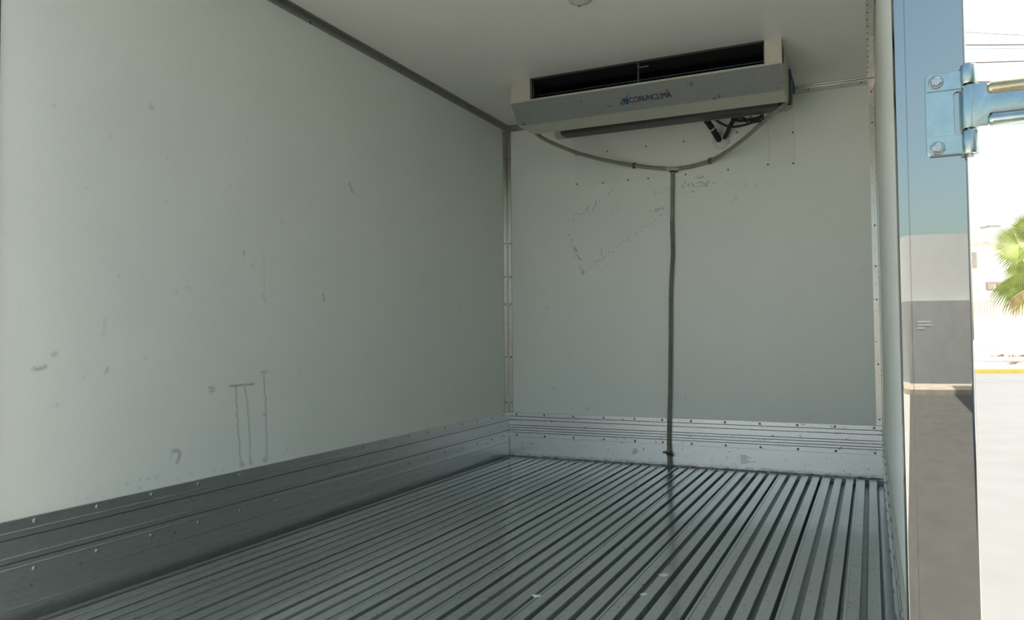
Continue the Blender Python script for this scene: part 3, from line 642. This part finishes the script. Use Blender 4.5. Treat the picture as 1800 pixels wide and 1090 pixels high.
# resample at 5 mm and alternate the radius: a corrugated hose
seg = np.array(cpth); dl = np.r_[0, np.cumsum(np.linalg.norm(np.diff(seg, axis=0), axis=1))]
ss = np.arange(0, dl[-1], 0.0045); rp_ = np.stack([np.interp(ss, dl, seg[:, k]) for k in range(3)], 1)
MB().tube(rp_, [0.0122 if k % 2 else 0.0102 for k in range(len(rp_))], 12).build('corrugated_hose', M['hose_rib'], dh, smooth=False)
ck = ony(1176, 797, -0.024)
MB().tube([(ck[0], -0.024, ck[2] + 0.007), (ck[0], -0.024, ck[2] - 0.009)], 0.0155, 14).box((ck[0] - 0.034, -0.028, ck[2] - 0.001), (ck[0] - 0.010, -0.020, ck[2] + 0.009)).box((ck[0] + 0.012, -0.034, ck[2] - 0.016), (ck[0] + 0.024, -0.022, ck[2] - 0.004)).build('hose_clamp', M['rubber'], dh)
for u, v, y in ((1115, 291, -0.036), (1248, 283, -0.035)):
    p = ony(u, v, y)
    k = MB()
    for dx in (-0.0055, 0.0045):
        ring = [(p[0] + dx + 0.002 * math.sin(a_), p[1] + 0.0135 * math.cos(a_), p[2] + 0.0155 * math.sin(a_)) for a_ in np.linspace(0, 2 * PI, 15)]
        k.tube(ring, 0.0026, 6)
    k.box((p[0] - 0.006, p[1] + 0.010, p[2] - 0.004), (p[0] + 0.006, -0.0022, p[2] + 0.004))
    k.build('hose_clip', M['rubber'], dh)

# ceiling lamp, off
lm = thing('ceiling_lamp', (1.051, -1.53, H), 'small round grey lamp set in the white ceiling', 'lamp')
MB().lathe([(0.046, 0.0), (0.046, 0.004), (0.043, 0.009), (0.036, 0.011), (0.036, 0.004)], (1.051, -1.53, H), (0, 0, -1), 36).build('bezel', M['lamp_ring'], lm, smooth=True)
MB().lathe([(0.0355, 0.004), (0.0345, 0.010), (0.026, 0.014), (0.012, 0.0155)], (1.051, -1.53, H), (0, 0, -1), 36).build('lens', M['lens'], lm, smooth=True)
MB().box((1.030, -1.499, H - 0.0125), (1.038, -1.493, H - 0.003)).build('latch', M['rivet_dark'], lm)

# scraps of paper on the ribs
for (u, v, l, w_, a_, lab) in ((943, 1048, 0.026, 0.010, 0.35, 'white leaf-shaped scrap of paper on the floor, leftmost of three'), (1132, 1045, 0.017, 0.012, -0.5, 'small round white scrap of paper on a floor rib'),
                               (1167, 1011, 0.030, 0.012, 0.25, 'pale torn strip of paper lying on the ribs nearest the hose')):
    p = onz(u, v, RT); n = 12; rim = []
    for k in range(n):
        aa = 2 * PI * k / n; rad = 1 + 0.18 * math.sin(3 * aa + u)
        x = l / 2 * math.cos(aa) * rad; y = w_ * math.sin(aa) * rad
        rim.append((p[0] + x * math.cos(a_) - y * math.sin(a_), p[1] + x * math.sin(a_) + y * math.cos(a_)))
    o = MB().prism(rim, RT + 0.0003, RT + 0.0014, 2).build('paper_scrap', M['paper'], base=(p[0], p[1], RT)); tag(o, lab, 'paper', 'paper scraps on the floor')

# ------------------------------------------------------------------ the street outside
GZ = -0.85
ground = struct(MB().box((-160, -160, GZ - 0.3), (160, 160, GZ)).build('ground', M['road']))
EY = math.radians(24.6)
def ext(rx, fy, z): return (CAM[0] + rx * math.cos(EY) - fy * math.sin(EY), CAM[1] + rx * math.sin(EY) + fy * math.cos(EY), z)
def epx(u, v, fy):           # point seen at (u, v) at street depth fy
    d = ray(u, v); k = d[0] * -math.sin(EY) + d[1] * math.cos(EY); return CAM + d * (fy / k)
def ebox(mb, r0, r1, f0, f1, z0, z1):
    c = [ext(a, b, z) for z in (z0, z1) for a, b in ((r0, f0), (r1, f0), (r1, f1), (r0, f1))]
    return mb.add(c, [(0,3,2,1),(4,5,6,7),(0,1,5,4),(1,2,6,5),(2,3,7,6),(3,0,4,7)])
KD = 29.6
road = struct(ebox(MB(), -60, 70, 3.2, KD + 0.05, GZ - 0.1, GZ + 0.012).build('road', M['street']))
for k in range(5):
    r0 = 8 + k * 6.0
    kb = thing('kerb', ext(r0 + 3, KD, GZ), 'yellow painted concrete kerb along the far side of the road', 'kerb', 'yellow kerb stones across the road')
    ebox(MB(), r0, r0 + 5.985, KD, KD + 0.25, GZ, GZ + 0.18).build('kerb_stone', M['kerb'], kb, bevel=0.02)
# sandy verge rising to the fence
vg = MB(); nr, nf = 40, 16; zfun = lambda t_: GZ + 0.16 + 0.70 * t_ ** 1.1
vs_ = [ext(6 + 36 * i / nr, KD + 0.24 + 14 * j / nf, zfun(j / nf) + random.uniform(-.03, .03)) for j in range(nf + 1) for i in range(nr + 1)]
fs_ = [(j * (nr + 1) + i, j * (nr + 1) + i + 1, (j + 1) * (nr + 1) + i + 1, (j + 1) * (nr + 1) + i) for j in range(nf) for i in range(nr)]
vgo = vg.add(vs_, fs_).build('terrain_verge', M['verge'], smooth=True); struct(vgo)
for (u, v, l, lab) in ((1763, 630, 1.0, 'heap of dry brown brush on the sandy verge'), (1796, 631, 0.8, 'larger dark brush heap on the verge below palm'), (1785, 645, 0.45, 'small dark stick lying on the verge near kerb')):
    p = epx(u, v, 36.0 if v < 640 else 32.0); t_ = ((36.0 if v < 640 else 32.0) - KD - 0.24) / 14
    zz = zfun(t_); mb = MB()
    for k in range(16):
        c = np.array([p[0] + random.uniform(-l, l) * 0.5, p[1] + random.uniform(-.2, .2), zz + random.uniform(0, .1)])
        d = np.array([random.uniform(-1, 1), random.uniform(-.4, .4), random.uniform(-.1, .35)]) * l * 0.3
        mb.tube([c - d, c, c + d], [0.004, 0.02, 0.004], 5)
    tag(mb.build('brush_heap', M['debris'], base=(p[0], p[1], zz)), lab, 'brush')
# white boundary wall with pickets
FD = 43.2
fw = thing('boundary_fence', ext(30, FD, GZ + 0.8), 'white boundary wall topped with thin pickets behind the verge', 'fence')
ztop = epx(1725, 527, FD)[2]
ebox(MB(), 14, 42, FD, FD + 0.25, GZ + 0.6, ztop - 0.9).build('wall', M['plaster'], fw)
zb0 = epx(1725, 607, FD)[2]
ebox(MB(), 14, 42, FD - 0.08, FD, GZ + 0.6, zb0).build('plinth', M['verge'], fw)
for k in range(26):
    u = 1708 + k * 5.6
    top = 514.5 if u < 1750 else 541
    p = epx(u, top, FD + 0.1); rx = (p - CAM) @ np.array([math.cos(EY), math.sin(EY), 0])
    ebox(MB(), rx - 0.022, rx + 0.022, FD + 0.09, FD + 0.13, ztop - 1.2, p[2]).build('picket', M['picket'], fw)
ra = (epx(1702, 520, FD) - CAM) @ np.array([math.cos(EY), math.sin(EY), 0])
ebox(MB(), ra, ra + 10, FD + 0.13, FD + 0.15, ztop - 0.9, ztop - 0.02).build('fence_sheet', M['plaster'], fw)
# building
BD = 56.0
rxa = lambda u, v, d: (epx(u, v, d) - CAM) @ np.array([math.cos(EY), math.sin(EY), 0])
bd = thing('house', ext(34, BD, GZ), 'sunlit white house with a flat roof beyond the palm tree', 'building')
zr = epx(1725, 432, BD)[2]
ebox(MB(), 18, 60, BD, BD + 9, GZ, zr).build('wall', M['plaster'], bd)
ebox(MB(), 17.8, 60.2, BD - 0.25, BD + 9.2, zr, zr + 0.14).build('parapet', M['plaster_beige'], bd)
va, vb = rxa(1706, 458, BD), rxa(1716, 458, BD)
vt = ebox(MB(), va - 0.05, vb + 0.05, BD - 0.06, BD, epx(1710, 474, BD)[2], epx(1710, 443, BD)[2]).build('vent', M['plaster'], bd)
for k in range(8):
    z = epx(1710, 445 + k * 3.7, BD)[2]
    ebox(MB(), va, vb, BD - 0.14, BD - 0.05, z - 0.035, z + 0.035).build('slat', M['slat_brown'], vt)
for u in (1741, 1759):
    a0, a1 = rxa(u - 6.5, 505, BD), rxa(u + 6.5, 505, BD); z0, z1 = epx(u, 510, BD)[2], epx(u, 498.5, BD)[2]
    wn_ = ebox(MB(), a0, a1, BD - 0.02, BD, z0, z1).build('window', M['plaster_beige'], bd)
    fr_ = MB(); ebox(fr_, a0 - 0.1, a1 + 0.1, BD - 0.35, BD, z1, z1 + 0.07); ebox(fr_, a0 - 0.05, a0 + 0.02, BD - 0.12, BD, z0, z1); ebox(fr_, a0, a1, BD - 0.12, BD, z0 - 0.05, z0)
    fr_.build('window_hood', M['slat_brown'], wn_)
pz = epx(1742, 399, BD)
tk = thing('roof_tank', tuple(ext(rxa(1743, 397, BD + 2), BD + 2, zr + 0.14)), 'pale low water tank on the flat roof of the house', 'tank')
ebox(MB(), rxa(1733, 397, BD + 2), rxa(1756, 397, BD + 2), BD + 1.5, BD + 2.6, zr + 0.14, epx(1742, 400, BD + 2)[2]).build('tank_body', M['plaster'], tk, bevel=0.08)
ebox(MB(), rxa(1731, 397, BD + 2), rxa(1752, 397, BD + 2), BD + 1.4, BD + 2.7, epx(1742, 400, BD + 2)[2], epx(1742, 397, BD + 2)[2]).build('tank_lid', M['grey_plaster'], tk, bevel=0.04)

# fan palm on the verge
PD = 33.5
pcx = rxa(1832, 440, PD); pz = epx(1832, 440, PD)[2]
pm = thing('fan_palm', ext(pcx, PD, zfun((PD - KD) / 14)), 'green fan palm with drooping yellow tipped fronds across the road', 'tree')
tr = MB(); zg = zfun((PD - KD - .24) / 14)
tr.tube([ext(pcx, PD, zg + (pz - zg) * k / 8) for k in range(9)], [0.26, 0.22, 0.20, 0.19, 0.19, 0.18, 0.19, 0.22, 0.20], 12).build('trunk', M['bark'], pm, smooth=True)
crown = np.array(ext(pcx, PD, pz))
def frond(hub, dirv, radius, fold, mat, nseg=26, spread=200, droop=0.25, sag=0.0):
    """one fan leaf: folded tapering segments spreading from the hub, and its stalk."""
    hub = np.array(hub, float); d = Vector(dirv).normalized()
    view = Vector((CAM - hub)).normalized()
    n = (view + Vector((0.25, 0, 0.45))).normalized(); n = (n - d * n.dot(d)).normalized(); e = n.cross(d).normalized()
    mb = MB()
    for k in range(nseg):
        a_ = math.radians(-spread / 2 + spread * k / (nseg - 1)); rad = radius * (0.80 + 0.2 * math.cos(a_)) * random.uniform(0.93, 1.05)
        dv = d * math.cos(a_) + e * math.sin(a_); sd_ = n.cross(dv)
        hw = radius * 0.032
        pts = []
        for t_, w_ in ((0.04, 0.15), (0.35, 0.8), (0.6, 1.0), (0.8, 0.55), (1.0, 0.03)):
            c = Vector(hub) + dv * rad * t_ + Vector((0, 0, -1)) * (droop * rad * t_ ** 3) 
            pts.append((c - sd_ * hw * w_, c + n * hw * w_ * 0.7, c + sd_ * hw * w_))
        vs = [q_ for tri in pts for q_ in tri]
        fs = [f for i in range(4) for f in ((3*i, 3*i+1, 3*i+4, 3*i+3), (3*i+1, 3*i+2, 3*i+5, 3*i+4))]
        mb.add(vs, fs)
    o = mb.build('frond', mat, pm)
    MB().tube(smooth_path([crown, (crown + hub) / 2 + np.array([0, 0, 0.08 - sag]), hub], 4), 0.018, 6).build('stalk', M['leaf'], o, smooth=True)
    return o
R3 = lambda r_, u_: RGT * r_ + UPV * u_
frond(epx(1791, 431, PD - 0.6), R3(-1, 0.12) , 1.28, 0, M['leaf'], 30, 150, 0.10)
frond(epx(1800, 436, PD - 0.3), R3(-0.85, -0.55), 1.25, 0, M['leaf'], 24, 120, 0.20)
frond(epx(1806, 474, PD - 0.8), R3(-0.55, -1), 1.75, 0, M['leaf'], 22, 76, 0.30)
frond(epx(1798, 458, PD - 0.9), R3(-0.35, -1), 1.0, 0, M['leaf'], 18, 90, 0.25)
frond(epx(1806, 506, PD - 1.0), R3(-0.9, -1), 1.15, 0, M['leaf_dry'], 9, 30, 0.25)
frond(epx(1812, 405, PD), R3(-0.4, 0.9), 1.1, 0, M['leaf'], 24, 150, 0.15)
for k in range(8):
    aa = math.radians(-70 + 32 * k)
    hb = crown + RGT * 0.75 * math.cos(aa) + UPV * 0.75 * math.sin(aa) + FWD * random.uniform(-.3, .6)
    frond(hb, RGT * math.cos(aa) + UPV * math.sin(aa), 1.2, 0, M['leaf'], 22, 140, 0.25)

# overhead cables
for (u0, v0, u1, v1, rad, dep, lab) in ((1694, 56, 1800, 63, 0.010, 24, 'thinnest reddish overhead wire, topmost in the sky'), (1694, 79, 1800, 79, 0.026, 25, 'thick grey overhead cable second from the top'),
        (1694, 86, 1800, 86, 0.006, 25, 'hair-thin overhead wire just under the grey cable'), (1694, 110.5, 1800, 108, 0.024, 24, 'dark brown overhead cable rising slightly to the right'),
        (1694, 144, 1800, 144, 0.036, 24, 'thickest brown overhead cable, just above the hinge arm')):
    a_, b2 = epx(u0, v0, dep), epx(u1, v1, dep); d = b2 - a_
    pts = [a_ + d * s_ + np.array([0, 0, 0.015 * (abs(s_) ** 1.5 if s_ > 0 else abs(s_))]) for s_ in (-4, -2, -1, 0, 0.5, 1, 2, 4, 7)]
    tag(MB().tube([tuple(p) for p in pts], rad, 6).build('overhead_wire', M['wire'], base=tuple(pts[4])), lab, 'wire', 'overhead cables')

# the street behind the camera, which the steel post and trims mirror
bb2 = thing('shop_building', (6, -30, GZ), 'pale flat-roofed shop building across the street behind the truck', 'building')
MB().box((-30, -42, GZ + 2.6), (40, -30, 3.9)).build('upper_wall', M['bright_plaster'], bb2)
MB().box((-30, -42, GZ), (40, -29.6, GZ + 2.6)).build('lower_wall', M['grey_plaster'], bb2)
shaded_lot = struct(MB().box((0.9, -30.5, GZ - 0.1), (14, -3.6, GZ + 0.012)).build('ground_shaded', M['shaded_lot']))  # dark slab in place of a shadow on the ground
sb2 = thing('sky_blocker', (18, -14, GZ), 'tall pale block added behind the truck to cut sky light', 'building')
MB().box((11.5, -23.5, GZ), (26, -5.5, 10.0)).build('wall', M['bright_plaster'], sb2)  # added out of view to keep sky light off the near left wall
for k_, (xa_, xb_) in enumerate(((3.55, 4.1), (3.6, 4.55), (3.58, 4.5))):
    MB().box((xa_, -29.6, 0.86 + 0.10 * k_), (xb_, -29.59, 0.91 + 0.10 * k_)).build('white_bar', M['bright_plaster'], bb2)
pv = MB().box((-60, -26.9, GZ), (60, -24.3, GZ + 0.14)).build('pavement', M['verge']); struct(pv)
